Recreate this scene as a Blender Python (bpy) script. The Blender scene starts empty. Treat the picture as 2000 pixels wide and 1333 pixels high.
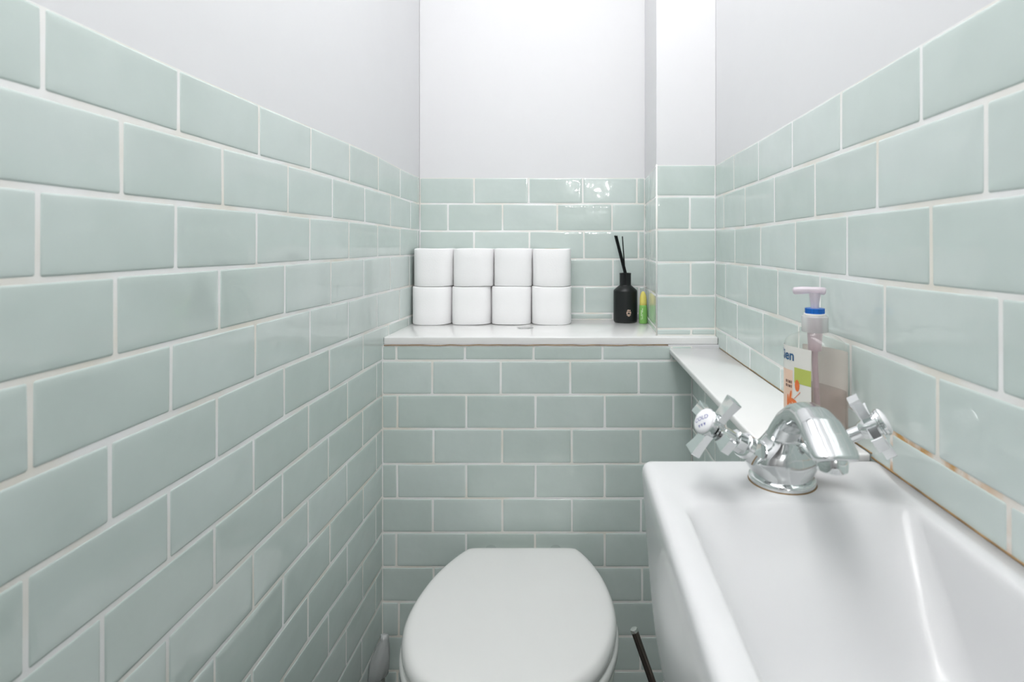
import bpy, bmesh, math, random
from mathutils import Vector, Matrix, noise
random.seed(7)
sc = bpy.context.scene
COL = sc.collection
pi = math.pi

# ------------------------------------------------------------------ camera
EYE = 1.08
cam_d = bpy.data.cameras.new('camera')
cam = bpy.data.objects.new('camera', cam_d)
COL.objects.link(cam)
cam.location = (0, 0, EYE)
cam.rotation_euler = (pi / 2, 0, 0)
cam_d.sensor_width = 36
cam_d.lens = 19.296
cam_d.shift_x = -0.0585
cam_d.shift_y = -0.09325
cam_d.clip_start = 0.01
cam_d.dof.use_dof = True
cam_d.dof.focus_distance = 1.0
cam_d.dof.aperture_fstop = 7.0
sc.camera = cam

# ------------------------------------------------------------------ world and light
w = bpy.data.worlds.new('world')
sc.world = w
w.use_nodes = True
w.node_tree.nodes['Background'].inputs[0].default_value = (0.80, 0.88, 1.0, 1)
w.node_tree.nodes['Background'].inputs[1].default_value = 0.5
sc.view_settings.view_transform = 'Standard'
sc.view_settings.look = 'None'
sc.view_settings.gamma = 1
sc.view_settings.exposure = 0.0
sc.view_settings.use_curve_mapping = False

def area(name, loc, rot, sx, sy, power, color=(1, 1, 1), shape='RECTANGLE', spread=pi):
    l = bpy.data.lights.new(name, 'AREA')
    l.shape = shape
    l.size = sx
    if shape in ('RECTANGLE', 'ELLIPSE'):
        l.size_y = sy
    l.energy = power
    l.color = color
    l.spread = spread
    o = bpy.data.objects.new(name, l)
    COL.objects.link(o)
    o.location = loc
    o.rotation_euler = rot
    return o

# added soft overhead fill, an invented rooflight (its glowing pane sits just above this light);
# the two opal globes of the ceiling lamp, built further down, light the rest
area('added_overhead_fill', (-0.045, 0.60, 2.325), (0, 0, 0), 0.50, 0.95, 6.3, (0.99, 0.99, 1.0))
# added frontal fill lamp, no fixture, in the hallway behind the open doorway
area('added_hallway_fill', (0.05, -2.2, 2.38), (0, 0, 0), 0.8, 1.6, 4.5, (1.0, 0.99, 0.97))

# ------------------------------------------------------------------ materials
def nodes_of(name):
    m = bpy.data.materials.new(name)
    m.use_nodes = True
    nt = m.node_tree
    return m, nt, nt.nodes['Principled BSDF']

def mat(name, color, rough=0.4, metal=0.0, spec=0.5, coat=0.0, bump=None, var=0.0, varscale=20, trans=0.0, ior=1.45, sss=0.0, emit=None, alpha=1.0):
    m, nt, b = nodes_of(name)
    b.inputs['Roughness'].default_value = rough
    b.inputs['Metallic'].default_value = metal
    b.inputs['Specular IOR Level'].default_value = spec
    b.inputs['Coat Weight'].default_value = coat
    b.inputs['Coat Roughness'].default_value = 0.05
    b.inputs['Transmission Weight'].default_value = trans
    b.inputs['IOR'].default_value = ior
    b.inputs['Alpha'].default_value = alpha
    if sss:
        b.inputs['Subsurface Weight'].default_value = sss
        b.inputs['Subsurface Radius'].default_value = (0.01, 0.01, 0.01)
    if emit:
        b.inputs['Emission Color'].default_value = (*emit[0], 1)
        b.inputs['Emission Strength'].default_value = emit[1]
    tc = nt.nodes.new('ShaderNodeTexCoord')
    n = nt.nodes.new('ShaderNodeTexNoise')
    n.inputs['Scale'].default_value = varscale
    n.inputs['Detail'].default_value = 3
    nt.links.new(tc.outputs['Object'], n.inputs['Vector'])
    r = nt.nodes.new('ShaderNodeMix')
    r.data_type = 'RGBA'
    v = max(var, 0.01)
    r.inputs[6].default_value = (*[min(1, c * (1 + v)) for c in color], 1)
    r.inputs[7].default_value = (*[c * (1 - v) for c in color], 1)
    nt.links.new(n.outputs['Fac'], r.inputs[0])
    nt.links.new(r.outputs[2], b.inputs['Base Color'])
    if bump:
        n2 = nt.nodes.new('ShaderNodeTexNoise')
        n2.inputs['Scale'].default_value = bump[0]
        n2.inputs['Detail'].default_value = 2
        nt.links.new(tc.outputs['Object'], n2.inputs['Vector'])
        bp = nt.nodes.new('ShaderNodeBump')
        bp.inputs['Strength'].default_value = bump[1]
        bp.inputs['Distance'].default_value = bump[2]
        nt.links.new(n2.outputs['Fac'], bp.inputs['Height'])
        nt.links.new(bp.outputs['Normal'], b.inputs['Normal'])
    return m

def tile_mat():
    m, nt, b = nodes_of('sage_glaze')
    N = nt.nodes.new
    tc = N('ShaderNodeTexCoord')
    at = N('ShaderNodeAttribute')
    at.attribute_name = 'tile_tone'
    n1 = N('ShaderNodeTexNoise')
    n1.inputs['Scale'].default_value = 16
    n1.inputs['Detail'].default_value = 3
    nt.links.new(tc.outputs['Object'], n1.inputs['Vector'])
    add = N('ShaderNodeMath')
    add.operation = 'ADD'
    nt.links.new(at.outputs['Fac'], add.inputs[0])
    nt.links.new(n1.outputs['Fac'], add.inputs[1])
    mul = N('ShaderNodeMath')
    mul.operation = 'MULTIPLY'
    mul.inputs[1].default_value = 0.5
    nt.links.new(add.outputs[0], mul.inputs[0])
    ramp = N('ShaderNodeValToRGB')
    ramp.color_ramp.elements[0].position = 0.2
    ramp.color_ramp.elements[0].color = (0.555, 0.640, 0.605, 1)
    ramp.color_ramp.elements[1].position = 0.8
    ramp.color_ramp.elements[1].color = (0.640, 0.720, 0.695, 1)
    nt.links.new(mul.outputs[0], ramp.inputs[0])
    nt.links.new(ramp.outputs[0], b.inputs['Base Color'])
    b.inputs['Roughness'].default_value = 0.035
    b.inputs['Specular IOR Level'].default_value = 0.75
    n2 = N('ShaderNodeTexNoise')
    n2.inputs['Scale'].default_value = 22
    n2.inputs['Detail'].default_value = 1.5
    nt.links.new(tc.outputs['Object'], n2.inputs['Vector'])
    n3 = N('ShaderNodeTexNoise')
    n3.inputs['Scale'].default_value = 75
    n3.inputs['Detail'].default_value = 1
    nt.links.new(tc.outputs['Object'], n3.inputs['Vector'])
    ma = N('ShaderNodeMath')
    ma.operation = 'MULTIPLY_ADD'
    ma.inputs[1].default_value = 0.10
    nt.links.new(n3.outputs['Fac'], ma.inputs[0])
    nt.links.new(n2.outputs['Fac'], ma.inputs[2])
    bp = N('ShaderNodeBump')
    bp.inputs['Strength'].default_value = 1.0
    bp.inputs['Distance'].default_value = 0.0012
    nt.links.new(ma.outputs[0], bp.inputs['Height'])
    nt.links.new(bp.outputs['Normal'], b.inputs['Normal'])
    return m

def grout_mat(stain=False):
    m, nt, b = nodes_of('stained_grout' if stain else 'grout')
    N = nt.nodes.new
    geo = N('ShaderNodeNewGeometry')
    n1 = N('ShaderNodeTexNoise')
    n1.inputs['Scale'].default_value = 9
    n1.inputs['Detail'].default_value = 4
    nt.links.new(geo.outputs['Position'], n1.inputs['Vector'])
    ramp = N('ShaderNodeValToRGB')
    ramp.color_ramp.elements[0].position = 0.42
    ramp.color_ramp.elements[0].color = (0.90, 0.905, 0.90, 1)
    ramp.color_ramp.elements[1].position = 0.68
    ramp.color_ramp.elements[1].color = (0.82, 0.79, 0.71, 1)
    nt.links.new(n1.outputs['Fac'], ramp.inputs[0])
    out = ramp.outputs[0]
    if stain:   # limescale and rust marks in the joint just above the basin
        sep = N('ShaderNodeSeparateXYZ')
        nt.links.new(geo.outputs['Position'], sep.inputs[0])
        def window(sock, a0, a1, b1, b0):
            r = N('ShaderNodeMapRange')
            r.inputs[1].default_value = a0
            r.inputs[2].default_value = a1
            nt.links.new(sock, r.inputs[0])
            s = N('ShaderNodeMapRange')
            s.inputs[1].default_value = b0
            s.inputs[2].default_value = b1
            nt.links.new(sock, s.inputs[0])
            q = N('ShaderNodeMath')
            q.operation = 'MULTIPLY'
            nt.links.new(r.outputs[0], q.inputs[0])
            nt.links.new(s.outputs[0], q.inputs[1])
            return q.outputs[0]
        wy = window(sep.outputs[1], 0.40, 0.46, 0.56, 0.60)
        wz = window(sep.outputs[2], 0.80, 0.845, 0.889, 0.893)
        q = N('ShaderNodeMath')
        q.operation = 'MULTIPLY'
        nt.links.new(wy, q.inputs[0])
        nt.links.new(wz, q.inputs[1])
        n2 = N('ShaderNodeTexNoise')
        n2.inputs['Scale'].default_value = 55
        n2.inputs['Detail'].default_value = 4
        nt.links.new(geo.outputs['Position'], n2.inputs['Vector'])
        r2 = N('ShaderNodeMapRange')
        r2.inputs[1].default_value = 0.35
        r2.inputs[2].default_value = 0.62
        nt.links.new(n2.outputs['Fac'], r2.inputs[0])
        q2 = N('ShaderNodeMath')
        q2.operation = 'MULTIPLY'
        nt.links.new(q.outputs[0], q2.inputs[0])
        nt.links.new(r2.outputs[0], q2.inputs[1])
        mx = N('ShaderNodeMix')
        mx.data_type = 'RGBA'
        nt.links.new(q2.outputs[0], mx.inputs[0])
        nt.links.new(out, mx.inputs[6])
        mx.inputs[7].default_value = (0.60, 0.33, 0.10, 1)
        out = mx.outputs[2]
    nt.links.new(out, b.inputs['Base Color'])
    b.inputs['Roughness'].default_value = 0.75
    return m

M = {}
GLOBE = 42.0
M['tile'] = tile_mat()
M['grout'] = grout_mat()
M['grout_stained'] = grout_mat(True)
M['plaster'] = mat('white_plaster', (0.755, 0.758, 0.768), 0.55, spec=0.3, bump=(60, 0.05, 0.002))
M['stone'] = mat('white_quartz', (0.81, 0.81, 0.80), 0.12, spec=0.5, var=0.015)
M['ceramic'] = mat('white_ceramic', (0.66, 0.665, 0.67), 0.17, spec=0.45)
M['seat'] = mat('seat_plastic', (0.78, 0.78, 0.765), 0.10, spec=0.5, coat=0.2)
M['pan'] = mat('pan_ceramic', (0.80, 0.81, 0.76), 0.09, spec=0.5)
M['chrome'] = mat('chrome', (0.76, 0.78, 0.78), 0.035, metal=1.0, var=0.0)
M['chrome_body'] = mat('dulled_chrome', (0.68, 0.70, 0.70), 0.10, metal=1.0)
M['steel_dark'] = mat('dark_steel', (0.17, 0.14, 0.125), 0.22, metal=1.0)
M['steel'] = mat('brushed_steel', (0.75, 0.75, 0.73), 0.25, metal=1.0)
M['porcelain'] = mat('button_porcelain', (0.86, 0.86, 0.88), 0.10)
M['ink_blue'] = mat('ink_blue', (0.20, 0.20, 0.42), 0.4)
M['paper'] = mat('tissue_paper', (0.955, 0.95, 0.955), 0.9, spec=0.1, bump=(420, 0.35, 0.001), var=0.01)
M['core'] = mat('card_core', (0.62, 0.52, 0.40), 0.9, spec=0.1)
M['black'] = mat('matte_black_glass', (0.012, 0.014, 0.014), 0.38, spec=0.4)
M['black_gloss'] = mat('glossy_black', (0.010, 0.011, 0.012), 0.16)
M['reed'] = mat('black_reed', (0.010, 0.012, 0.012), 0.7, spec=0.2)
M['copper'] = mat('copper_foil', (0.86, 0.62, 0.50), 0.3, metal=0.6)
M['green'] = mat('green_plastic', (0.22, 0.50, 0.12), 0.25, spec=0.5, var=0.1, varscale=60)
M['yellow'] = mat('yellow_plastic', (0.75, 0.66, 0.16), 0.35)
M['pale_print'] = mat('pale_print', (0.72, 0.82, 0.60), 0.4)
M['silicone'] = mat('old_silicone', (0.30, 0.19, 0.085), 0.5, var=0.75, varscale=45)
M['pipe'] = mat('white_pipe', (0.74, 0.74, 0.70), 0.35)
M['floor'] = mat('grey_floor', (0.16, 0.17, 0.16), 0.35, var=0.2, varscale=8)
M['hall_wall'] = mat('hallway_paint', (0.72, 0.73, 0.74), 0.6, spec=0.2)
M['hall_dark'] = mat('dark_panel', (0.055, 0.022, 0.018), 0.4)
M['lamp'] = mat('lamp_glass', (1, 1, 1), 0.4, emit=((1, 0.98, 0.95), 140))
M['ceiling_lamp'] = mat('ceiling_lamp_glass', (1, 1, 1), 0.4, emit=((1.0, 0.985, 0.97), GLOBE))
M['lamp_plate'] = mat('dark_lamp_plate', (0.05, 0.05, 0.05), 0.4)
M['fill_pane'] = mat('added_fill_glow', (1, 1, 1), 0.4, emit=((0.99, 0.99, 1.0), 2.5))  # glow of the added overhead fill pane
M['blue'] = mat('blue_plastic', (0.005, 0.13, 0.52), 0.35)
M['label'] = mat('white_label', (0.80, 0.785, 0.74), 0.35)
M['label_back'] = mat('back_label', (0.95, 0.89, 0.84), 0.5, var=0.04)
M['label_green'] = mat('label_green', (0.50, 0.56, 0.13), 0.4, var=0.06)
M['label_peach'] = mat('label_peach', (0.86, 0.62, 0.48), 0.4)
M['label_orange'] = mat('label_orange', (0.80, 0.20, 0.06), 0.4, var=0.2, varscale=200)
M['label_navy'] = mat('label_navy', (0.03, 0.12, 0.26), 0.4)
M['label_brown'] = mat('label_brown', (0.16, 0.08, 0.06), 0.4)

def clear_mat(name, tint, opacity, rough=0.06, body=(0.8, 0.8, 0.8)):
    m = bpy.data.materials.new(name)
    m.use_nodes = True
    nt = m.node_tree
    N = nt.nodes.new
    b = nt.nodes['Principled BSDF']
    b.inputs['Base Color'].default_value = (*body, 1)
    b.inputs['Roughness'].default_value = rough
    tr = N('ShaderNodeBsdfTransparent')
    tr.inputs[0].default_value = (*tint, 1)
    gl = N('ShaderNodeBsdfGlossy')
    gl.inputs['Roughness'].default_value = rough
    lw = N('ShaderNodeLayerWeight')
    pw = N('ShaderNodeMath')
    pw.operation = 'POWER'
    pw.inputs[1].default_value = 4.0
    nt.links.new(lw.outputs['Facing'], pw.inputs[0])
    fr = N('ShaderNodeMath')
    fr.operation = 'MULTIPLY_ADD'
    fr.inputs[1].default_value = 0.45
    fr.inputs[2].default_value = 0.035
    nt.links.new(pw.outputs[0], fr.inputs[0])
    mx = N('ShaderNodeMixShader')
    mx.inputs[0].default_value = opacity
    nt.links.new(tr.outputs[0], mx.inputs[1])
    nt.links.new(b.outputs[0], mx.inputs[2])
    mg = N('ShaderNodeMixShader')
    nt.links.new(fr.outputs[0], mg.inputs[0])
    nt.links.new(mx.outputs[0], mg.inputs[1])
    nt.links.new(gl.outputs[0], mg.inputs[2])
    nt.links.new(mg.outputs[0], nt.nodes['Material Output'].inputs[0])
    return m
M['clear'] = clear_mat('clear_plastic', (0.99, 0.99, 0.98), 0.08, body=(0.75, 0.78, 0.72))
M['liquid'] = clear_mat('pale_pink_soap', (0.985, 0.94, 0.92), 0.10, body=(0.92, 0.74, 0.68))
M['frost'] = clear_mat('frosted_pump_plastic', (0.95, 0.90, 0.94), 0.62, 0.3, body=(0.86, 0.78, 0.84))
M['collar'] = clear_mat('frosted_collar_plastic', (0.95, 0.95, 0.94), 0.45, 0.25, body=(0.80, 0.80, 0.80))
M['pink_tube'] = clear_mat('pink_tube_plastic', (0.92, 0.82, 0.86), 0.6, 0.3, body=(0.80, 0.62, 0.68))
M['bag'] = clear_mat('cloudy_plastic', (0.85, 0.87, 0.86), 0.7, 0.25, body=(0.58, 0.60, 0.60))

# ------------------------------------------------------------------ helpers
def tag(o, label=None, cat=None, group=None, kind=None):
    if label: o['label'] = label
    if cat: o['category'] = cat
    if group: o['group'] = group
    if kind: o['kind'] = kind
    return o

def empty(name, loc, label, cat, group=None, rz=0):
    o = bpy.data.objects.new(name, None)
    o.empty_display_size = 0.05
    COL.objects.link(o)
    o.location = loc
    o.rotation_euler = (0, 0, rz)
    return tag(o, label, cat, group)

def link(name, bm, mats, parent=None, smooth=True, angle=None, recalc=True):
    if recalc:
        bmesh.ops.recalc_face_normals(bm, faces=bm.faces)
    me = bpy.data.meshes.new(name)
    bm.to_mesh(me)
    bm.free()
    if not isinstance(mats, (list, tuple)):
        mats = [mats]
    for m in mats:
        me.materials.append(m)
    if smooth:
        me.shade_smooth()
        if angle:
            me.set_sharp_from_angle(angle=math.radians(angle))
    o = bpy.data.objects.new(name, me)
    COL.objects.link(o)
    if parent:
        o.parent = parent
    return o

def add_box(bm, lo, hi, mi=0):
    vs = [bm.verts.new((x, y, z)) for z in (lo[2], hi[2]) for y in (lo[1], hi[1]) for x in (lo[0], hi[0])]
    for f in ((0, 2, 3, 1), (4, 5, 7, 6), (0, 1, 5, 4), (2, 6, 7, 3), (0, 4, 6, 2), (1, 3, 7, 5)):
        bm.faces.new([vs[i] for i in f]).material_index = mi
    return vs

def bevel_all(bm, w, seg=3):
    bmesh.ops.bevel(bm, geom=list(bm.edges), offset=w, segments=seg, profile=0.5, affect='EDGES')

def loft(bm, rings, close=True, cap0=True, cap1=True, mi=0):
    R = [[bm.verts.new(p) for p in r] for r in rings]
    n = len(R[0])
    for a, b in zip(R, R[1:]):
        for i in range(n if close else n - 1):
            j = (i + 1) % n
            bm.faces.new((a[i], a[j], b[j], b[i])).material_index = mi
    if cap0: bm.faces.new(R[0][::-1]).material_index = mi
    if cap1: bm.faces.new(R[-1]).material_index = mi
    return R

def frame(d, hint=None):
    d = Vector(d).normalized()
    h = Vector(hint) if hint else (Vector((0, 0, 1)) if abs(d.z) < 0.9 else Vector((1, 0, 0)))
    u = (h - d * h.dot(d)).normalized()
    return d, u, d.cross(u).normalized()

def lathe(bm, o, d, prof, n=40, caps=(True, True), rot=0, hint=None):
    """prof: list of (t along d, radius)"""
    d, u, v = frame(d, hint)
    o = Vector(o)
    rings = [[o + d * t + (u * math.cos(rot + 2 * pi * i / n) + v * math.sin(rot + 2 * pi * i / n)) * max(r, 1e-5) for i in range(n)] for t, r in prof]
    return loft(bm, rings, cap0=caps[0], cap1=caps[1])

def tube(bm, pts, r, n=12):
    pts = [Vector(p) for p in pts]
    rings = []
    ref = None
    for i, p in enumerate(pts):
        t = (pts[min(i + 1, len(pts) - 1)] - pts[max(i - 1, 0)]).normalized()
        if ref is None:
            _, u, v = frame(t)
        else:
            u = (ref - t * ref.dot(t)).normalized()
            v = t.cross(u)
        ref = u
        rr = r[i] if isinstance(r, (list, tuple)) else r
        rings.append([p + (u * math.cos(2 * pi * k / n) + v * math.sin(2 * pi * k / n)) * rr for k in range(n)])
    return loft(bm, rings)

def interp(knots, x):
    if x <= knots[0][0]: return knots[0][1]
    if x >= knots[-1][0]: return knots[-1][1]
    for (a, b), (c, d) in zip(knots, knots[1:]):
        if x <= c:
            return b + (d - b) * (x - a) / (c - a)

# ------------------------------------------------------------------ tiled walls
G = 0.0042          # joint width
def add_tile(bm, P, tone, u0, u1, zt0, zt1, zb0, zb1, rnd):
    """one glazed tile with softly rounded corners and edges; P(u, z, w) maps to the room"""
    layer = bm.faces.layers.float.get('tile_tone') or bm.faces.layers.float.new('tile_tone')
    g = G / 2
    j = lambda: rnd.uniform(-0.0004, 0.0004)
    c = [(u0 + g + j(), zb0 + g + j()), (u1 - g + j(), zb1 + g + j()), (u1 - g + j(), zt1 - g + j()), (u0 + g + j(), zt0 - g + j())]
    if c[1][0] - c[0][0] < 0.004 or c[3][1] - c[0][1] < 0.004: return
    tw = [rnd.uniform(-0.00022, 0.00022) for _ in range(4)]
    cx = sum(p[0] for p in c) / 4
    cz = sum(p[1] for p in c) / 4
    hw = (c[1][0] - c[0][0]) / 2
    hh = (c[3][1] - c[0][1]) / 2
    def outline(inset, rad):
        q = []
        sg = ((1, 1), (-1, 1), (-1, -1), (1, -1))
        inset = min(inset, hw * 0.45, hh * 0.45)
        for k in range(4):
            px = c[k][0] + sg[k][0] * inset
            pz = c[k][1] + sg[k][1] * inset
            r = min(rad, hw * 0.4, hh * 0.4)
            ctx, ctz = px + sg[k][0] * r, pz + sg[k][1] * r
            a0 = pi + k * pi / 2
            for s in range(3):
                a = a0 + s * pi / 4
                q.append((ctx + r * math.cos(a), ctz + r * math.sin(a)))
        return q
    def lift(x, z):
        a = (x - cx) / max(hw, 1e-3) / 2 + 0.5
        b = (z - cz) / max(hh, 1e-3) / 2 + 0.5
        return (tw[0] * (1 - a) * (1 - b) + tw[1] * a * (1 - b) + tw[2] * a * b + tw[3] * (1 - a) * b)
    rings = []
    for inset, w_, rad in ((0, -0.0025, 0.0020), (0.0001, -0.0007, 0.0020), (0.0008, -0.0002, 0.0020), (0.0024, 0.0, 0.0018), (0.008, 0.00012, 0.001)):
        rings.append([P(x, z, w_ + (lift(x, z) if w_ > -0.002 else 0)) for x, z in outline(inset, rad)])
    n0 = len(bm.faces)
    loft(bm, rings, cap0=False, cap1=True)
    bm.faces.ensure_lookup_table()
    for f in bm.faces[n0:]:
        f.material_index = 1
        f[layer] = tone

def tiled(bm, P, lines, joints, u0, u1, seed):
    """lines: row boundary knots top to bottom; joints: u positions for each row"""
    rnd = random.Random(seed)
    for k in range(len(lines) - 1):
        js = [u0] + [x for x in sorted(joints[k]) if u0 + 0.006 < x < u1 - 0.006] + [u1]
        top, bot = lines[k], lines[k + 1]
        for a, b in zip(js, js[1:]):
            add_tile(bm, P, rnd.uniform(0.0, 1.0), a, b, interp(top, a), interp(top, b), interp(bot, a), interp(bot, b), rnd)

def grid_quad(bm, P, u0, u1, z0, z1, w_, mi, nu=1):
    """z0 / z1: numbers or knot lists"""
    f = lambda z, u: interp(z, u) if isinstance(z, list) else z
    us = [u0 + (u1 - u0) * i / nu for i in range(nu + 1)]
    lo = [bm.verts.new(P(u, f(z0, u), w_)) for u in us]
    hi = [bm.verts.new(P(u, f(z1, u), w_)) for u in us]
    for i in range(nu):
        bm.faces.new((lo[i], lo[i + 1], hi[i + 1], hi[i])).material_index = mi

def fill_joints(meas, lo, pitch=0.153):
    """carry the bond on toward the camera past the last measured joint"""
    m = sorted(meas)
    while m[0] - pitch > lo: m.insert(0, m[0] - pitch)
    return m
def regular(off, lo, hi, pitch=0.153):
    n0 = math.ceil((lo - off) / pitch)
    return [off + i * pitch for i in range(n0, int((hi - off) / pitch) + 1)]

LEFT_LINES = [
    [(0.444,1.2735),(0.596,1.2715),(0.749,1.2721),(0.9,1.274),(1.051,1.2761),(1.207,1.2758),(1.355,1.2709)],
    [(0.407,1.2018),(0.441,1.2028),(0.52,1.2003),(0.594,1.2012),(0.669,1.2003),(0.746,1.201),(0.823,1.2013),(0.898,1.2024),(0.977,1.2013),(1.129,1.2005),(1.279,1.1994),(1.436,1.1964)],
    [(0.407,1.1268),(0.439,1.1255),(0.515,1.1264),(0.589,1.1255),(0.666,1.1269),(0.741,1.1269),(0.819,1.1272),(0.891,1.1263),(0.971,1.1277),(1.049,1.127),(1.201,1.1259),(1.355,1.123)],
    [(0.407,1.0521),(0.436,1.0529),(0.51,1.0525),(0.587,1.0534),(0.661,1.053),(0.738,1.0528),(0.813,1.0532),(0.891,1.0539),(0.968,1.0537),(1.049,1.0537),(1.201,1.0542)],
    [(0.407,0.9756),(0.431,0.9752),(0.51,0.9759),(0.582,0.9764),(0.662,0.9769),(0.735,0.9764),(0.814,0.9776),(0.892,0.9772),(0.938,0.9755),(1.176,0.9749),(1.427,0.9735)],
    [(0.407,0.8999),(0.429,0.9017),(0.505,0.8995),(0.582,0.9021),(0.657,0.8996),(0.738,0.9017),(0.812,0.9018),(0.889,0.9019),(0.96,0.9005),(1.044,0.9015),(1.116,0.8998),(1.195,0.9002),(1.274,0.8982),(1.436,0.8939)],
    [(0.407,0.8226),(0.424,0.8234),(0.503,0.8245),(0.578,0.8231),(0.657,0.8236),(0.734,0.8238),(0.81,0.8265),(0.886,0.8248),(0.96,0.8246),(1.039,0.8238),(1.116,0.8254),(1.195,0.8236),(1.23,0.8225)],
    [(0.42,0.7458),(0.498,0.7461),(0.578,0.7473),(0.652,0.7475),(0.732,0.7485),(0.806,0.7486),(0.886,0.7498),(0.959,0.7477),(1.038,0.7483),(1.115,0.7461),(1.193,0.745),(1.23,0.744)],
    [(0.557,0.6685),(0.577,0.6695),(0.652,0.6721),(0.731,0.6716),(0.807,0.6742),(0.885,0.6722),(0.959,0.6722),(1.038,0.6698),(1.115,0.6699),(1.193,0.6679),(1.23,0.6676)],
    [(0.612,0.5926),(0.653,0.5921),(0.729,0.594),(0.807,0.5948),(0.884,0.5965),(0.962,0.5936),(1.037,0.5923),(1.099,0.5889),(1.23,0.5896)],
    [(0.709,0.5156),(0.729,0.5156),(0.807,0.5182),(0.884,0.5183),(0.964,0.5192),(1.037,0.5164),(1.116,0.5176),(1.188,0.5167),(1.224,0.5163)],
    [(0.801,0.4425),(0.884,0.4437),(0.96,0.4392),(1.037,0.439),(1.115,0.4356),(1.224,0.4378)],
    [(0.896,0.3671),(0.957,0.3635),(1.037,0.3592),(1.115,0.3608),(1.188,0.359),(1.224,0.361)],
    [(0.995,0.288),(1.037,0.2869),(1.11,0.2851),(1.188,0.2864),(1.224,0.2839)],
    [(1.096,0.2081),(1.147,0.2041),(1.224,0.208)],
]
LEFT_JOINTS = [
    [0.441,0.593,0.746,0.894,1.05,1.206,1.359,1.517],
    [0.518,0.668,0.822,0.974,1.127,1.286,1.445],
    [0.437,0.589,0.74,0.89,1.046,1.201,1.359],
    [0.511,0.662,0.813,0.968,1.121,1.286,1.436],
    [0.431,0.582,0.737,0.891,1.044,1.198,1.355],
    [0.505,0.657,0.811,0.962,1.117,1.274],
    [0.427,0.579,0.733,0.886,1.04,1.195],
    [0.497,0.653,0.806,0.958,1.115],
    [0.577,0.732,0.885,1.037,1.193],
    [0.497,0.653,0.808,0.964,1.118],
    [0.729,0.884,1.038,1.19],
    [0.807,0.958,1.115],
    [0.884,1.034,1.188],
    [0.958,1.11],
    [1.032,1.185],
]
RIGHT_LINES = [
    [(0.435,1.2727),(0.523,1.2711),(0.678,1.2701),(0.827,1.2682),(0.975,1.2663),(1.119,1.2668),(1.254,1.2655)],
    [(0.401,1.1978),(0.441,1.1964),(0.516,1.1959),(0.596,1.1956),(0.669,1.1955),(0.748,1.1941),(0.82,1.1947),(0.899,1.1939),(0.969,1.1933),(1.119,1.1923),(1.263,1.1919)],
    [(0.401,1.1199),(0.433,1.1196),(0.507,1.1185),(0.591,1.1184),(0.661,1.1178),(0.742,1.1175),(0.813,1.1174),(0.962,1.1152),(1.112,1.1151),(1.254,1.1173)],
    [(0.401,1.0416),(0.424,1.0415),(0.504,1.0413),(0.583,1.0403),(0.658,1.0416),(0.808,1.0418),(0.959,1.0432),(1.11,1.0431),(1.252,1.0415)],
    [(0.401,0.9636),(0.422,0.9643),(0.488,0.9627),(0.577,0.9655),(0.654,0.9653),(0.8,0.9652),(0.88,0.9667),(0.951,0.9653),(1.097,0.9645),(1.243,0.9661)],
    [(0.401,0.8869),(0.416,0.8864),(0.496,0.8867),(0.563,0.8875),(0.869,0.8879),(0.954,0.8891),(1.019,0.8911),(1.097,0.891),(1.243,0.891)],
]
RIGHT_JOINTS = [
    [0.519,0.674,0.823,0.972,1.119],
    [0.438,0.594,0.746,0.896,1.047,1.194],
    [0.505,0.659,0.811,0.961,1.112],
    [0.423,0.58,0.731,0.881,1.033,1.18],
    [0.496,0.651,0.8,0.949,1.097],
    [0.415,0.568,0.725,0.869,1.019,1.171],
]
CEIL = 2.35
YF = -0.42           # doorway wall
YB = 1.53            # back wall above the shelf
YL = 1.227           # boxed-in cistern wall below the shelf
XL, XR, XB = -0.4246, 0.33, 0.269
SHELF_T, SHELF_B = 0.8735, 0.8570

def make_wall(name, P, lines, joints, u0, u1, zbot, seed, back, plaster=True, gm='grout', tile_range=None, label=None):
    bm = bmesh.new()
    nu = 24
    ln0 = [(a, b - 0.0009) for a, b in lines[0]] if isinstance(lines[0], list) else lines[0]
    t0, t1 = tile_range or (u0, u1)
    grid_quad(bm, P, u0, u1, zbot, ln0, -0.0006, 0, nu)
    if plaster:
        grid_quad(bm, P, u0, u1, ln0, [(0, CEIL)], -0.0006, 2, nu)
    # masonry body behind the surface
    lo, hi = back
    add_box(bm, lo, hi, 2)
    tiled(bm, P, lines, joints, t0, t1, seed)
    o = link(name, bm, [M[gm], M['tile'], M['plaster']], smooth=True, angle=40)
    return tag(o, label, kind='structure')

flat = lambda z: [(0, z)]

# left wall
L_lines = list(LEFT_LINES) + [flat(0.1305), flat(0.0545), flat(0.0)]
L_j = [fill_joints(j, YF) for j in LEFT_JOINTS]
L_j = [[y for y in j] for j in L_j]
for k in range(len(L_j)):
    full = L_j[k]
    while full[-1] + 0.153 < 1.53: full.append(full[-1] + 0.153)
while len(L_j) < len(L_lines) - 1: L_j.append(regular(0.119 if len(L_j) % 2 else 0.041, YF, YB))
make_wall('wall_left', lambda u, z, w_: (XL + w_, u, z), L_lines, L_j, YF, YB, 0.0, 11, ((XL - 0.12, YF, 0), (XL - 0.004, YB + 0.1, CEIL)))

# right wall
R_lines = list(RIGHT_LINES) + [flat(0.811)] + [flat(0.811 - 0.0757 * i) for i in range(1, 11)] + [flat(0.0)]
R_j = [fill_joints(j, YF) for j in RIGHT_JOINTS]
while len(R_j) < len(R_lines) - 1: R_j.append(regular(0.047 if len(R_j) % 2 else 0.123, YF, 1.25))
make_wall('wall_right', lambda u, z, w_: (XR - w_, u, z), R_lines, R_j, YF, 1.2615, 0.0, 12, ((XR + 0.004, YF, 0), (XR + 0.12, YB + 0.1, CEIL)), gm='grout_stained')

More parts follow.
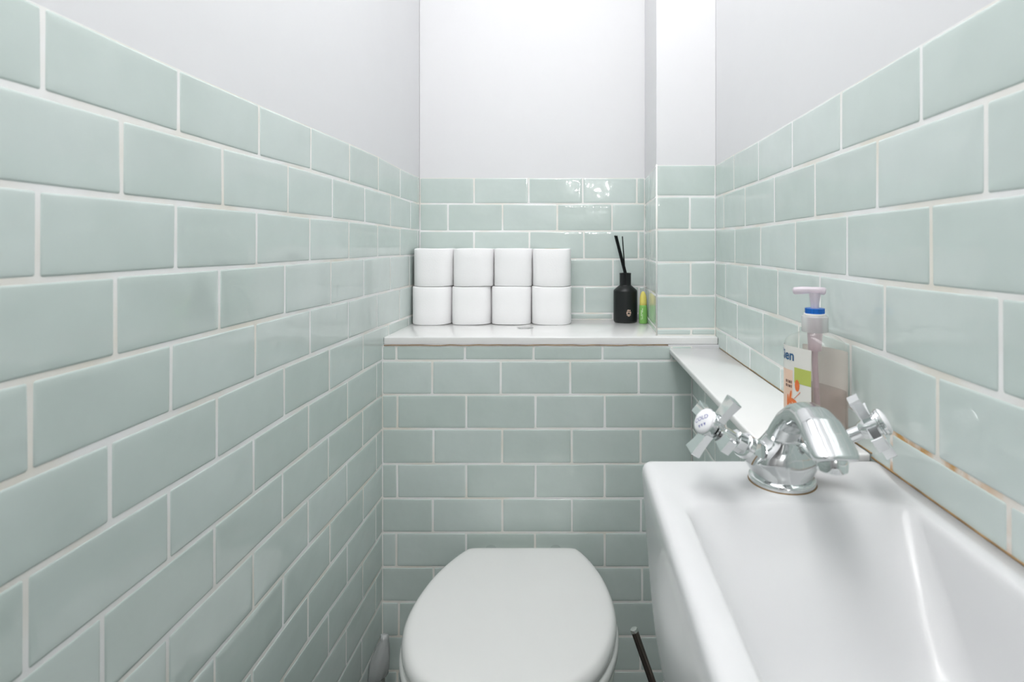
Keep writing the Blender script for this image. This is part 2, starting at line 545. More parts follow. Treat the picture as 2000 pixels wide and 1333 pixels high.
# back wall above the shelf
B_lines = [flat(z) for z in (1.2695, 1.1966, 1.1205, 1.0429, 0.9658, 0.8909, 0.8735)]
B_j = [[-0.2729, -0.1205, 0.03, 0.181], [-0.3457, -0.1932, -0.0407, 0.1119], [-0.2729, -0.1185, 0.0334, 0.1855], [-0.3454, -0.1927, -0.04, 0.1142],
       [-0.2712, -0.1185, 0.0347, 0.187], [-0.344, -0.1913, -0.0385, 0.1142]]
make_wall('wall_back', lambda u, z, w_: (u, YB - w_, z), B_lines, B_j, XL, 0.2035, 0.872, 13, ((XL - 0.1, YB + 0.004, 0.5), (XR + 0.1, YB + 0.12, CEIL)))

# boxed cistern wall below the shelf
zs = (0.8560, 0.8227, 0.7464, 0.6702, 0.5917, 0.5146, 0.4379, 0.3606, 0.2828, 0.2055, 0.1283, 0.051, 0.0)
C_lines = [flat(z) for z in zs]
C_j = [[-0.3928, -0.2392, -0.0858, 0.0687, 0.2232], [-0.3125, -0.1591, -0.004, 0.1494], [-0.3903, -0.2361, -0.0815, 0.0733, 0.2266], [-0.3095, -0.1557, -0.0002, 0.1534],
       [-0.3908, -0.2361, -0.0815, 0.0733, 0.2278], [-0.3108, -0.1557, 0.0, 0.1545], [-0.3926, -0.2369, -0.0824, 0.0733, 0.2278], [-0.3096, -0.1545, 0.0011, 0.1568],
       [-0.3869, -0.2335, -0.079, 0.0755, 0.2301], [-0.3102, -0.1557, -0.0011, 0.1534], [-0.3903, -0.2358, -0.0813, 0.0733, 0.2278], [-0.31, -0.155, 0.0, 0.153]]
make_wall('wall_back_lower', lambda u, z, w_: (u, YL - w_, z), C_lines, C_j, XL, XB, 0.0, 14, ((XL, YL + 0.004, 0), (XR, YB, 0.8565)), plaster=False)

# boxing under the narrow ledge, along the right wall
D_lines = [flat(z) for z in (0.838, 0.8227, 0.7464, 0.6702, 0.5917, 0.5146, 0.4379, 0.3606, 0.2828, 0.2055, 0.1283, 0.051, 0.0)]
D_j = [regular(0.04 if k % 2 else 0.115, 0.62, YL) for k in range(12)]
make_wall('wall_right_lower', lambda u, z, w_: (XB - w_, u, z), D_lines, D_j, 0.61, YL, 0.0, 15, ((XB + 0.004, 0.61, 0), (XR - 0.002, YL + 0.004, 0.838)), plaster=False)

# pillar beside the shelf: front face and side face in one structure
bm = bmesh.new()
PX0, PX1, PY = 0.194, 0.2030, 1.26
Pf = lambda u, z, w_: (u, PY - w_, z)
sd = Vector((PX1 - PX0, YB - PY, 0)); slen = sd.length; sd.normalize()
sn = Vector((-sd.y, sd.x, 0))
Ps = lambda u, z, w_: tuple(Vector((PX0, PY, z)) + sd * u + sn * w_)
P_lines = [flat(z) for z in (1.2659, 1.1928, 1.1168, 1.0417, 0.9648, 0.8890, SHELF_T)]
for Pm, u0, u1, js, sdd in ((Pf, PX0, XR, [[], [0.2709], [], [0.2727], [], [0.2739]], 21), (Ps, 0.0, slen, [[0.15], [0.23], [0.15], [0.23], [0.15], [0.23]], 22)):
    grid_quad(bm, Pm, u0, u1, SHELF_T - 0.002, 1.2648, -0.0006, 0)
    grid_quad(bm, Pm, u0, u1, 1.2648, CEIL, -0.0006, 2)
    tiled(bm, Pm, P_lines, js, u0, u1, sdd)
add_box(bm, (PX1 + 0.004, PY + 0.004, SHELF_T - 0.002), (XR + 0.02, YB + 0.02, CEIL), 2)
tag(link('wall_pillar', bm, [M['grout'], M['tile'], M['plaster']], angle=40), kind='structure')
# slim white corner bead of the pillar tiling
bm = bmesh.new()
lathe(bm, (PX0 + 0.0006, PY + 0.0006, SHELF_T), (0, 0, 1), [(0, 0.0019), (1.266 - SHELF_T, 0.0019)], 12)
tag(link('trim_1', bm, M['grout']), kind='structure')

# floor, ceiling
bm = bmesh.new(); add_box(bm, (XL - 0.1, YF - 0.02, -0.1), (XR + 0.1, YB + 0.1, 0.0))
tag(link('floor', bm, M['floor'], smooth=False), kind='structure')
bm = bmesh.new(); add_box(bm, (XL - 0.12, YF - 0.12, CEIL), (XR + 0.12, YB + 0.12, CEIL + 0.08))
tag(link('ceiling', bm, M['plaster'], smooth=False), kind='structure')
# wall with the open doorway, behind the camera
DX0, DX1, DZ = -0.36, 0.265, 2.0
bm = bmesh.new()
add_box(bm, (XL - 0.12, YF - 0.12, 0), (DX0, YF, CEIL))
add_box(bm, (DX1, YF - 0.12, 0), (XR + 0.12, YF, CEIL))
add_box(bm, (DX0, YF - 0.12, DZ), (DX1, YF, CEIL))
tag(link('wall_front', bm, M['plaster'], smooth=False), kind='structure')
# hallway beyond
HX0, HX1, HY = -1.0, 1.1, -5.2
bm = bmesh.new()
add_box(bm, (HX0 - 0.1, HY, 0), (HX0, YF - 0.12, 2.4))
add_box(bm, (HX1, HY, 0), (HX1 + 0.1, YF - 0.12, 2.4))
add_box(bm, (HX0 - 0.1, HY - 0.1, 0), (HX1 + 0.1, HY, 2.4))
add_box(bm, (HX0, YF - 0.14, 0), (XL - 0.12, YF - 0.12, 2.4))
add_box(bm, (XR + 0.12, YF - 0.14, 0), (HX1, YF - 0.12, 2.4))
add_box(bm, (XL - 0.12, YF - 0.14, CEIL), (XR + 0.12, YF - 0.12, 2.4))
tag(link('wall_hallway', bm, M['hall_wall'], smooth=False), kind='structure')
bm = bmesh.new(); add_box(bm, (HX0 - 0.1, HY - 0.1, 2.4), (HX1 + 0.1, YF - 0.12, 2.46))
tag(link('ceiling_hallway', bm, M['hall_wall'], smooth=False), kind='structure')
bm = bmesh.new(); add_box(bm, (HX0 - 0.1, HY - 0.1, -0.1), (HX1 + 0.1, YF - 0.02, -0.001))
tag(link('floor_hallway', bm, M['hall_dark'], smooth=False), kind='structure')

# ------------------------------------------------------------------ sealant lines
def strip(name, pts, r):
    bm = bmesh.new()
    tube(bm, pts, r, 8)
    return tag(link(name, bm, M['silicone']), kind='structure')

def wobble(a, b, n, amp, seed):
    rnd = random.Random(seed)
    A, B = Vector(a), Vector(b)
    return [A.lerp(B, i / n) + Vector((0, 0, rnd.uniform(-amp, amp))) for i in range(n + 1)]
BAS_T = EYE - 0.2335
strip('trim_2', wobble((0.3295, 0.14, BAS_T + 0.0005), (0.3295, 0.603, BAS_T + 0.0005), 40, 0.0003, 1), 0.0010)
strip('trim_3', wobble((0.3296, 0.603, 0.8512), (0.3296, 1.225, 0.8512), 40, 0.0003, 2), 0.0008)
strip('trim_4', wobble((-0.42, 1.2262, SHELF_B + 0.0002), (0.215, 1.2262, SHELF_B + 0.0002), 30, 0.0006, 3), 0.0011)

# ------------------------------------------------------------------ shelves
bm = bmesh.new()
add_box(bm, (XL + 0.0005, 1.2365, SHELF_B), (XR - 0.0008, YB - 0.0012, SHELF_T))
bevel_all(bm, 0.0022, 3)
tag(link('shelf', bm, M['stone'], angle=40), 'glossy white stone shelf across the back wall holding the toilet rolls', 'shelf')
bm = bmesh.new()
add_box(bm, (0.217, 0.6035, 0.8385), (XR - 0.0008, 1.2255, 0.8510))
bevel_all(bm, 0.0028, 3)
tag(link('shelf', bm, M['stone'], angle=40), 'narrow white stone ledge along the right wall behind the tap', 'shelf')

# ------------------------------------------------------------------ toilet
def outline(profile, n_side, grow=0.0, cx=-0.1055):
    """closed plan outline from (Y, half width) pairs listed back to front, smoothed"""
    pts = [Vector((cx - h, y, 0)) for y, h in profile]
    pts = pts + [Vector((2 * cx - p.x, p.y, 0)) for p in reversed(pts) if abs(p.x - cx) > 1e-6]
    for _ in range(3):      # Chaikin corner cutting keeps the drawn shape
        q = []
        for i in range(len(pts)):
            a, b = pts[i], pts[(i + 1) % len(pts)]
            q += [a * 0.75 + b * 0.25, a * 0.25 + b * 0.75]
        pts = q
    return pts

def offset(pts, d):
    out = []
    n = len(pts)
    for i in range(n):
        t = (pts[(i + 1) % n] - pts[i - 1]).normalized()
        nn = Vector((-t.y, t.x, 0))
        out.append(pts[i] + nn * d)
    return out

prof = [(1.176, 0.0), (1.176, 0.06), (1.176, 0.110), (1.166, 0.124), (1.125, 0.1475), (1.075, 0.1675), (1.025, 0.1785), (0.985, 0.1835), (0.945, 0.1835), (0.905, 0.1765),
        (0.87, 0.1640), (0.84, 0.148), (0.815, 0.127), (0.795, 0.101), (0.78, 0.071), (0.772, 0.036), (0.770, 0.0)]
base = outline(prof, 0)
# make sure a positive offset is inward
ctr = Vector((-0.1055, 0.97, 0))
sgn = 1 if (offset(base, 0.01)[5] - ctr).length < (base[5] - ctr).length else -1
def plan_rings(specs, pts=None):
    pts = pts or base
    r = []
    for ins, z in specs:
        q = offset(pts, sgn * ins)
        r.append([(p.x, p.y, z) for p in q])
    return r
def dome_rings(ins, specs):
    q = offset(base, sgn * ins)
    return [[(ctr.x + (p.x - ctr.x) * k, ctr.y + (p.y - ctr.y) * k, z) for p in q] for k, z in specs]
toilet = empty('toilet', (-0.1055, 1.0, 0), 'white toilet with closed oval lid standing against the tiled boxing', 'toilet')
def local(o, root):
    o.parent = root
    o.matrix_parent_inverse = root.matrix_basis.inverted()
    return o
bpy.context.view_layer.update()
bm = bmesh.new()
loft(bm, plan_rings([(0.010, 0.4125), (0.003, 0.4130), (0.0, 0.4165), (0.0, 0.4235), (0.0018, 0.4295), (0.0055, 0.4345), (0.0095, 0.4372)]) + dome_rings(0.0095, [(0.972, 0.4384), (0.94, 0.4391), (0.85, 0.4397), (0.6, 0.4402), (0.3, 0.4404), (0.1, 0.4405)]))
local(link('lid', bm, M['seat'], angle=60), toilet)
bm = bmesh.new()
outer = plan_rings([(0.006, 0.3865), (-0.001, 0.3875), (-0.0035, 0.393), (-0.0035, 0.4025), (-0.001, 0.4085), (0.005, 0.4115)])
inner = plan_rings([(0.045, 0.4115), (0.055, 0.400), (0.052, 0.3865)])
loft(bm, outer + inner + [outer[0]], cap0=False, cap1=False)
bmesh.ops.remove_doubles(bm, verts=bm.verts, dist=1e-6)
local(link('seat', bm, M['seat'], angle=60), toilet)
bm = bmesh.new()
lathe(bm, (-0.1055 - 0.07, 1.185, 0.384), (0, 0, 1), [(0, 0.013), (0.04, 0.013), (0.044, 0.010)], 20)
local(link('hinge', bm, M['chrome'], angle=40), toilet)
bm = bmesh.new()
lathe(bm, (-0.1055 + 0.07, 1.185, 0.384), (0, 0, 1), [(0, 0.013), (0.04, 0.013), (0.044, 0.010)], 20)
local(link('hinge', bm, M['chrome'], angle=40), toilet)
# pan: rim outline stretched back to the boxing, tapering to a foot
pan_prof = [(1.224, 0.0), (1.224, 0.06), (1.224, 0.105), (1.21, 0.118), (1.15, 0.136), (1.075, 0.163), (1.02, 0.180), (0.975, 0.183), (0.93, 0.1795), (0.895, 0.171),
            (0.862, 0.157), (0.835, 0.140), (0.812, 0.119), (0.795, 0.094), (0.783, 0.064), (0.777, 0.032), (0.776, 0.0)]
pan = outline(pan_prof, 0)
def shrink(pts, k, ky, z, y0=1.224):
    return [(-0.1055 + (p.x + 0.1055) * k, y0 - (y0 - p.y) * ky, z) for p in pts]
bm = bmesh.new()
loft(bm, [shrink(pan, 0.55, 0.62, 0.0), shrink(pan, 0.56, 0.63, 0.02), shrink(pan, 0.55, 0.62, 0.10), shrink(pan, 0.60, 0.66, 0.17), shrink(pan, 0.72, 0.78, 0.23), shrink(pan, 0.86, 0.90, 0.285),
          shrink(pan, 0.955, 0.965, 0.325), shrink(pan, 0.99, 0.993, 0.350), shrink(pan, 1.0, 1.0, 0.365), shrink(pan, 0.997, 0.998, 0.378), shrink(pan, 0.97, 0.985, 0.3855)])
local(link('pan', bm, M['pan'], angle=60), toilet)

# ------------------------------------------------------------------ basin
def rrect(x0, x1, y0, y1, r, z, n=8):
    pts = []
    for cx, cy, a0 in ((x1 - r, y1 - r, 0), (x0 + r, y1 - r, pi / 2), (x0 + r, y0 + r, pi), (x1 - r, y0 + r, 1.5 * pi)):
        for i in range(n + 1):
            a = a0 + pi / 2 * i / n
            pts.append((cx + r * math.cos(a), cy + r * math.sin(a), z))
    return pts
T = BAS_T
BX0, BX1, BY0, BY1 = 0.0755, 0.3285, 0.115, 0.6015
basin = empty('basin', (0.2, 0.36, T), 'slim rectangular white ceramic basin fixed to the right wall', 'basin')
bpy.context.view_layer.update()
outer = [(0.095, 0.10, 0.345), (0.072, 0.075, 0.33), (0.050, 0.05, 0.295), (0.0305, 0.033, 0.255), (0.0215, 0.024, 0.225), (0.0150, 0.016, 0.195), (0.0100, 0.010, 0.165), (0.0070, 0.006, 0.135), (0.0045, 0.004, 0.10),
         (0.0022, 0.002, 0.06), (0.0008, 0.001, 0.03), (0.0, 0.0, 0.012), (0.0006, 0.0006, 0.0065), (0.0024, 0.0024, 0.0027), (0.0058, 0.0058, 0.0007), (0.0095, 0.0095, 0.0)]
rings = []
for dx, dy, dz in outer:
    rad = 0.012 + min(0.05, dz * 0.16) if dz > 0.012 else 0.012
    rings.append(rrect(BX0 + dx, BX1, BY0 + dy, BY1 - dy * (1 if dz < 0.012 else 0.35), rad if dz > 0.012 else max(0.006, 0.012 - dx), T - dz))
inner = [(0.0985, 0.3075, 0.150, 0.500, 0.016, 0.0), (0.1010, 0.3055, 0.1525, 0.4970, 0.017, 0.0009), (0.1032, 0.3035, 0.155, 0.4930, 0.018, 0.0035), (0.1048, 0.3018, 0.157, 0.4880, 0.019, 0.0078),
         (0.1075, 0.2985, 0.162, 0.4750, 0.022, 0.0190), (0.1110, 0.2940, 0.168, 0.4550, 0.026, 0.0370), (0.1150, 0.2890, 0.175, 0.4330, 0.030, 0.0570), (0.1190, 0.2840, 0.183, 0.4130, 0.033, 0.0750),
         (0.1250, 0.2780, 0.195, 0.3960, 0.036, 0.0880), (0.1350, 0.2690, 0.212, 0.3760, 0.038, 0.0970), (0.1550, 0.2500, 0.240, 0.3450, 0.036, 0.1020), (0.1800, 0.2250, 0.270, 0.3100, 0.018, 0.1035)]
for x0, x1, y0, y1, r, dz in inner:
    rings.append(rrect(x0, x1, y0, y1, r, T - dz))
bm = bmesh.new()
loft(bm, rings)
local(link('bowl', bm, M['ceramic'], angle=75), basin)
bm = bmesh.new()
lathe(bm, (0.2025, 0.29, T - 0.1042), (0, 0, 1), [(0, 0.016), (0.0022, 0.020), (0.0030, 0.018), (0.0022, 0.012), (0.0026, 0.0001)], 28)
local(link('drain', bm, M['chrome'], angle=40), basin)

# ------------------------------------------------------------------ basin tap
TX, TY = 0.2085, 0.545
tap = empty('basin_tap', (TX, TY, T), 'chrome basin mixer tap with two cross handles and arched spout', 'tap')
bm = bmesh.new()
lathe(bm, (0, 0, 0), (0, 0, 1), [(0.0, 0.0310), (0.0012, 0.0318), (0.0050, 0.0316), (0.0066, 0.0300), (0.0072, 0.0270)], 64)
link('base_ring', bm, M['chrome'], tap, angle=50)
bm = bmesh.new()
lathe(bm, (0, 0, 0.0001), (0, 0, 1), [(0.0, 0.0324), (0.0005, 0.0322), (0.0005, 0.0300)], 64)
link('gasket', bm, M['silicone'], tap, angle=50)
# body and spout grown together
bm = bmesh.new()
loft(bm, [[(hx * math.cos(2 * pi * q / 56), hy * math.sin(2 * pi * q / 56), z) for q in range(56)] for z, hx, hy in
          ((0.0045, 0.0288, 0.0275), (0.0070, 0.0285, 0.0268), (0.0100, 0.0302, 0.0264), (0.0140, 0.0335, 0.0260), (0.0190, 0.0365, 0.0254), (0.0240, 0.0368, 0.0246), (0.0290, 0.0340, 0.0236),
           (0.0345, 0.0275, 0.0222), (0.0400, 0.0205, 0.0202), (0.0460, 0.0155, 0.0170), (0.0520, 0.0120, 0.0125))])
S = [  # forward, up, half width, half thickness, pitch of the section plane (0 = horizontal section)
    (-0.002, 0.010, 0.0230, 0.0220, 0), (-0.001, 0.024, 0.0210, 0.0200, 6), (0.001, 0.038, 0.0175, 0.0165, 16), (0.0065, 0.051, 0.0152, 0.0140, 30), (0.0160, 0.0635, 0.0143, 0.0126, 48),
    (0.0290, 0.0735, 0.0144, 0.0116, 66), (0.0450, 0.0800, 0.0153, 0.0110, 82), (0.0620, 0.0818, 0.0168, 0.0106, 98), (0.0780, 0.0788, 0.0181, 0.0104, 114), (0.0920, 0.0722, 0.0190, 0.0102, 126),
    (0.1030, 0.0668, 0.0192, 0.0098, 136), (0.1095, 0.0638, 0.0182, 0.0088, 146), (0.1115, 0.0626, 0.0155, 0.0070, 150)]
rings = []
for f, u, hw, ht, p in S:
    p = math.radians(p)
    tn = Vector((0, -math.sin(p), math.cos(p)))          # spout direction
    nn = Vector((0, math.cos(p), math.sin(p)))           # outward (back / top) direction
    c = Vector((interp([(0, 0), (0.01, 0.0015), (0.03, 0.0045), (0.075, 0.0035), (0.11, 0.0015)], f), -f, u))
    ring = []
    for i in range(40):
        a = 2 * pi * i / 40
        ca, sa = math.cos(a), math.sin(a)
        e = 0.86
        x = hw * math.copysign(abs(ca) ** e, ca)
        y = ht * math.copysign(abs(sa) ** e, sa)
        ring.append(c + Vector((1, 0, 0)) * x + nn * y)
    rings.append(ring)
loft(bm, rings)
for s in (-1, 1):     # shoulders that carry the two valves
    d = Vector((s * 0.74, -0.36, 0.57 if s < 0 else 0.60)).normalized()
    lathe(bm, (s * 0.004, 0.002, 0.0160), d, [(0, 0.010), (0.006, 0.0150), (0.018, 0.0135), (0.0260, 0.0118)], 32)
bmesh.ops.recalc_face_normals(bm, faces=bm.faces)
body = link('body', bm, M['chrome_body'], tap)
md = body.modifiers.new('blend', 'REMESH'); md.mode = 'VOXEL'; md.voxel_size = 0.00065; md.use_smooth_shade = True
md = body.modifiers.new('soften', 'SMOOTH'); md.factor = 0.5; md.iterations = 30
bm = bmesh.new()
lathe(bm, (0.0015, -0.1020, 0.0525), (0, 0, 1), [(0.0, 0.0090), (0.0, 0.0112), (0.0008, 0.0120), (0.0090, 0.0121), (0.012, 0.0110)], 48)
link('aerator', bm, M['chrome'], tap, angle=40)

def text_mesh(s, size, bold=0.0):
    c = bpy.data.curves.new('lettering', 'FONT')
    c.body = s
    c.size = size
    c.align_x = 'CENTER'
    c.align_y = 'CENTER'
    c.offset = bold
    c.extrude = 0
    o = bpy.data.objects.new('lettering_source', c)
    COL.objects.link(o)
    dg = bpy.context.evaluated_depsgraph_get()
    me = bpy.data.meshes.new_from_object(o.evaluated_get(dg))
    bpy.data.objects.remove(o)
    return me

def handle(side, name_text):
    s = side
    start = Vector((s * 0.0240, -0.0045, 0.0275))
    end = Vector((s * 0.087, -0.031, 0.0705))
    d = (end - start).normalized()
    L = (end - start).length
    d, u, v = frame(d)
    bm = bmesh.new()
    k = L / 0.0775
    lathe(bm, start, d, [(0.000, 0.0120), (0.001, 0.0134), (0.0036, 0.0134), (0.0046, 0.0122)], 40)
    lathe(bm, start, d, [(0.0044, 0.0120), (0.0050, 0.0130), (0.0175, 0.0130), (0.0181, 0.0120)], 6, rot=0.3)
    lathe(bm, start, d, [(0.0179, 0.0108), (0.0185, 0.0119), (0.0240, 0.0119), (0.0252, 0.0106), (0.0256, 0.0080)], 40)
    lathe(bm, start, d, [(0.0253, 0.0090), (0.0257, 0.0098), (0.0370, 0.0098), (0.0380, 0.0082)], 8, rot=0.2)
    lathe(bm, start, d, [(0.0375, 0.0066), (L - 0.0200, 0.0066)], 24)
    hd = link('handle', bm, M['chrome'], tap, angle=35)
    # cross head: hub and four flared square arms
    hub = L - 0.0125
    bm = bmesh.new()
    lathe(bm, start, d, [(hub - 0.0150, 0.0058), (hub - 0.0130, 0.0078), (hub - 0.007, 0.0096), (hub + 0.0030, 0.0100), (hub + 0.0036, 0.0116), (hub + 0.0052, 0.0119), (hub + 0.0056, 0.0112), (hub + 0.0060, 0.0126), (hub + 0.0084, 0.0129), (hub + 0.0090, 0.0122)], 40)
    th = math.radians(14 if s > 0 else -20)
    hc = start + d * hub
    for q in range(4):
        a = th + q * pi / 2
        e = u * math.cos(a) + v * math.sin(a)
        wv = e.cross(d).normalized()
        rr = []
        for t, hw, hh in ((0.004, 0.0050, 0.0044), (0.012, 0.0050, 0.0044), (0.021, 0.0054, 0.0046), (0.0315, 0.0067, 0.0052), (0.0322, 0.0063, 0.0048)):
            c = hc + e * t - d * 0.003
            rr.append([c + wv * hw + d * hh, c - wv * hw + d * hh, c - wv * hw - d * hh, c + wv * hw - d * hh])
        loft(bm, rr)
    link('cross_head', bm, M['chrome'], hd, angle=30)
    bm = bmesh.new()
    b0 = hub + 0.0084
    lathe(bm, start, d, [(b0, 0.0121), (b0 + 0.0010, 0.0122), (b0 + 0.0022, 0.0115), (b0 + 0.0033, 0.0095), (b0 + 0.0042, 0.0065), (b0 + 0.0047, 0.0032), (b0 + 0.0048, 0.0002)], 40)
    link('button', bm, M['porcelain'], hd, angle=60)
    if name_text:
        # lettering lies on the domed button, upright for someone facing the basin
        right = Vector((1, -0.25, 0.1)); right = (right - d * right.dot(d)).normalized()
        up = d.cross(right).normalized()
        def dome(x, y):
            r = math.hypot(x, y)
            h = interp([(0, 0.0048), (0.0032, 0.0047), (0.0065, 0.0042), (0.0095, 0.0033), (0.0115, 0.0022)], r)
            return start + d * (b0 + h + 0.00012) + right * x + up * y
        me = text_mesh('COLD', 0.0058, 0.00006)
        bm = bmesh.new(); bm.from_mesh(me)
        for vv in bm.verts: vv.co = dome(vv.co.x, vv.co.y + 0.0008)
        for qx in (-0.0032, 0.0, 0.0032):
            vs = [bm.verts.new(dome(qx + a_, b_ - 0.0058)) for a_, b_ in ((-0.0012, 0.0011), (0.0012, 0.0011), (0.0004, -0.0013), (-0.0004, -0.0013))]
            bm.faces.new(vs)
        link('lettering', bm, M['ink_blue'], hd, smooth=False, recalc=False)
    return hd
handle(-1, True)
handle(1, False)

# ------------------------------------------------------------------ toilet rolls
def roll_mesh(name, r, h, seed):
    rnd = random.Random(seed)
    bm = bmesh.new()
    n = 64
    ex = [1 + rnd.uniform(-0.006, 0.006) for _ in range(6)]
    def ring(rad, z, k=1.0):
        out = []
        for i in range(n):
            a = 2 * pi * i / n
            # packed rolls are squeezed slightly square
            e = 1 - 0.34 * k
            cx = math.copysign(abs(math.cos(a)) ** e, math.cos(a))
            cy = math.copysign(abs(math.sin(a)) ** e, math.sin(a))
            out.append((rad * cx, rad * cy * (1 + 0.012 * k * math.sin(seed)), z + k * 0.0006 * math.sin(2 * a + seed * 1.7)))
        return out
    loft(bm, [ring(0.021, 0.0, 0), ring(r - 0.004, 0.0), ring(r - 0.001, 0.0008), ring(r, 0.003), ring(r * ex[0], h * 0.3), ring(r * ex[1], h * 0.7), ring(r, h - 0.003), ring(r - 0.001, h - 0.0008), ring(r - 0.004, h), ring(0.021, h, 0)], cap0=False, cap1=False)
    # loose end of the outer sheet
    a0 = rnd.uniform(0, 2 * pi)
    paper = bm
    return paper
xs_b = (-0.3703, -0.2657, -0.1603, -0.0543)
xs_t = (-0.3664, -0.2607, -0.1560, -0.0537)
descs = ['leftmost', 'second from the left', 'third from the left', 'rightmost']
rad_b = (0.0521, 0.0521, 0.0528, 0.0528)
rad_t = (0.0520, 0.0533, 0.0510, 0.0509)
k = 0
for row, (xs, rr, z0, hh) in enumerate(((xs_b, rad_b, SHELF_T + 0.0002, 0.0990), (xs_t, rad_t, SHELF_T + 0.0998, 0.0990))):
    for i, x in enumerate(xs):
        k += 1
        where = ('bottom', 'top')[row]
        yc = 1.4745 if not (row and i == 2) else 1.4765
        t = empty('toilet_roll', (x, yc, z0), 'white toilet roll on the shelf, %s in the %s row' % (descs[i], where), 'toilet roll', 'toilet rolls stacked on the shelf', rz=pi * (k % 2))
        bm = roll_mesh('paper', rr[i], hh - (0.001 if i == 3 and row else 0), k)
        link('paper', bm, M['paper'], t, angle=50)
        bm = bmesh.new()
        rings = [[(rad * math.cos(2 * pi * q / 32), rad * math.sin(2 * pi * q / 32), z) for q in range(32)] for rad, z in ((0.0208, 0.0003), (0.0208, hh - 0.0003), (0.0196, hh - 0.0003), (0.0196, 0.0003), (0.0208, 0.0003))]
        loft(bm, rings, cap0=False, cap1=False)
        bmesh.ops.remove_doubles(bm, verts=bm.verts, dist=1e-6)
        link('core', bm, M['core'], t, angle=40)

# ------------------------------------------------------------------ reed diffuser
df = empty('reed_diffuser', (0.1445, 1.4850, SHELF_T + 0.0001), 'matte black bottle with black fragrance reeds beside the toilet rolls', 'reed diffuser')
bm = bmesh.new()
lathe(bm, (0, 0, 0), (0, 0, 1), [(0.0, 0.0270), (0.0008, 0.0295), (0.0030, 0.0315), (0.0060, 0.0320), (0.0830, 0.0320), (0.0860, 0.0314), (0.0960, 0.0200), (0.0985, 0.0165), (0.1000, 0.0158)], 56, caps=(True, True))
link('bottle', bm, M['black'], df, angle=50)
bm = bmesh.new()
lathe(bm, (0, 0, 0), (0, 0, 1), [(0.0985, 0.0156), (0.1285, 0.0156), (0.1300, 0.0160), (0.1320, 0.0160), (0.1326, 0.0152), (0.1320, 0.0105), (0.1230, 0.0100), (0.1225, 0.0001)], 48)
link('neck', bm, M['black_gloss'], df, angle=40)
for a, b, rr in (((-0.0005, -0.0045, 0.1235), (-0.0285, -0.0040, 0.2335), 0.0022), ((0.0040, -0.0045, 0.1235), (-0.0240, -0.0040, 0.2330), 0.0022), ((0.0000, 0.0035, 0.1235), (-0.0075, 0.0045, 0.2315), 0.0016)):
    bm = bmesh.new()
    lathe(bm, a, Vector(b) - Vector(a), [(0, rr), ((Vector(b) - Vector(a)).length, rr)], 14)
    link('reed', bm, M['reed'], df, angle=40)
# copper emblem near the foot of the bottle, following its curve
bm = bmesh.new()
def on_bottle(x, z, lift=0.0003, r=0.0320, x0=0.0066):
    a = (x + x0) / r
    return ((r + lift) * math.sin(a), -(r + lift) * math.cos(a), z)
def patch(bm, x0, z0, x1, z1, f, nx=3, mi=0):
    vs = [[bm.verts.new(f(x0 + (x1 - x0) * i / nx, z)) for i in range(nx + 1)] for z in (z0, z1)]
    for i in range(nx):
        bm.faces.new((vs[0][i], vs[0][i + 1], vs[1][i + 1], vs[1][i])).material_index = mi
EC = 0.0275
for x0, z0, x1, z1 in ((-0.0040, 0.0062, 0.0005, 0.0088), (0.0015, 0.0048, 0.0042, 0.0084), (-0.0058, 0.0036, -0.0038, 0.0058), (-0.0030, 0.0010, -0.0012, 0.0058), (-0.0066, -0.0018, -0.0034, 0.0022),
                       (0.0002, 0.0000, 0.0022, 0.0040), (0.0030, -0.0018, 0.0060, 0.0034), (-0.0056, -0.0062, -0.0034, -0.0030), (-0.0028, -0.0066, -0.0006, -0.0030), (0.0000, -0.0066, 0.0022, -0.0030), (0.0028, -0.0060, 0.0050, -0.0030), (-0.0032, -0.0088, 0.0026, -0.0072)):
    patch(bm, x0, EC + z0, x1, EC + z1, on_bottle)
link('emblem', bm, M['copper'], df, smooth=False)

# ------------------------------------------------------------------ small green and yellow tube
tb = empty('plastic_tube', (0.1890, 1.4560, SHELF_T + 0.0001), 'small green plastic tube with yellow cap beside the black bottle', 'tube')
bm = bmesh.new()
lathe(bm, (0, 0, 0), (0, 0, 1), [(0, 0.0095), (0.0006, 0.0107), (0.002, 0.0113), (0.030, 0.0112), (0.044, 0.0104), (0.0475, 0.0102), (0.0485, 0.0092)], 36)
link('tube_body', bm, M['green'], tb, angle=50)
bm = bmesh.new()
lathe(bm, (0, 0, 0), (0, 0, 1), [(0.0486, 0.0092), (0.0492, 0.0096), (0.066, 0.0092), (0.074, 0.0078), (0.080, 0.0056), (0.0835, 0.0036), (0.0850, 0.0012), (0.0851, 0.0001)], 32)
link('cap', bm, M['yellow'], tb, angle=60)
bm = bmesh.new()
fb = lambda x, z: on_bottle(x, z, 0.0003, 0.0112, -0.004)
for x0, z0, x1, z1 in ((-0.003, 0.020, -0.0014, 0.036), (0.0002, 0.030, 0.0014, 0.041), (-0.0032, 0.010, -0.0022, 0.017), (0.0004, 0.012, 0.0012, 0.026)):
    patch(bm, x0, z0, x1, z1, fb, 2)
link('print', bm, M['pale_print'], tb, smooth=False)

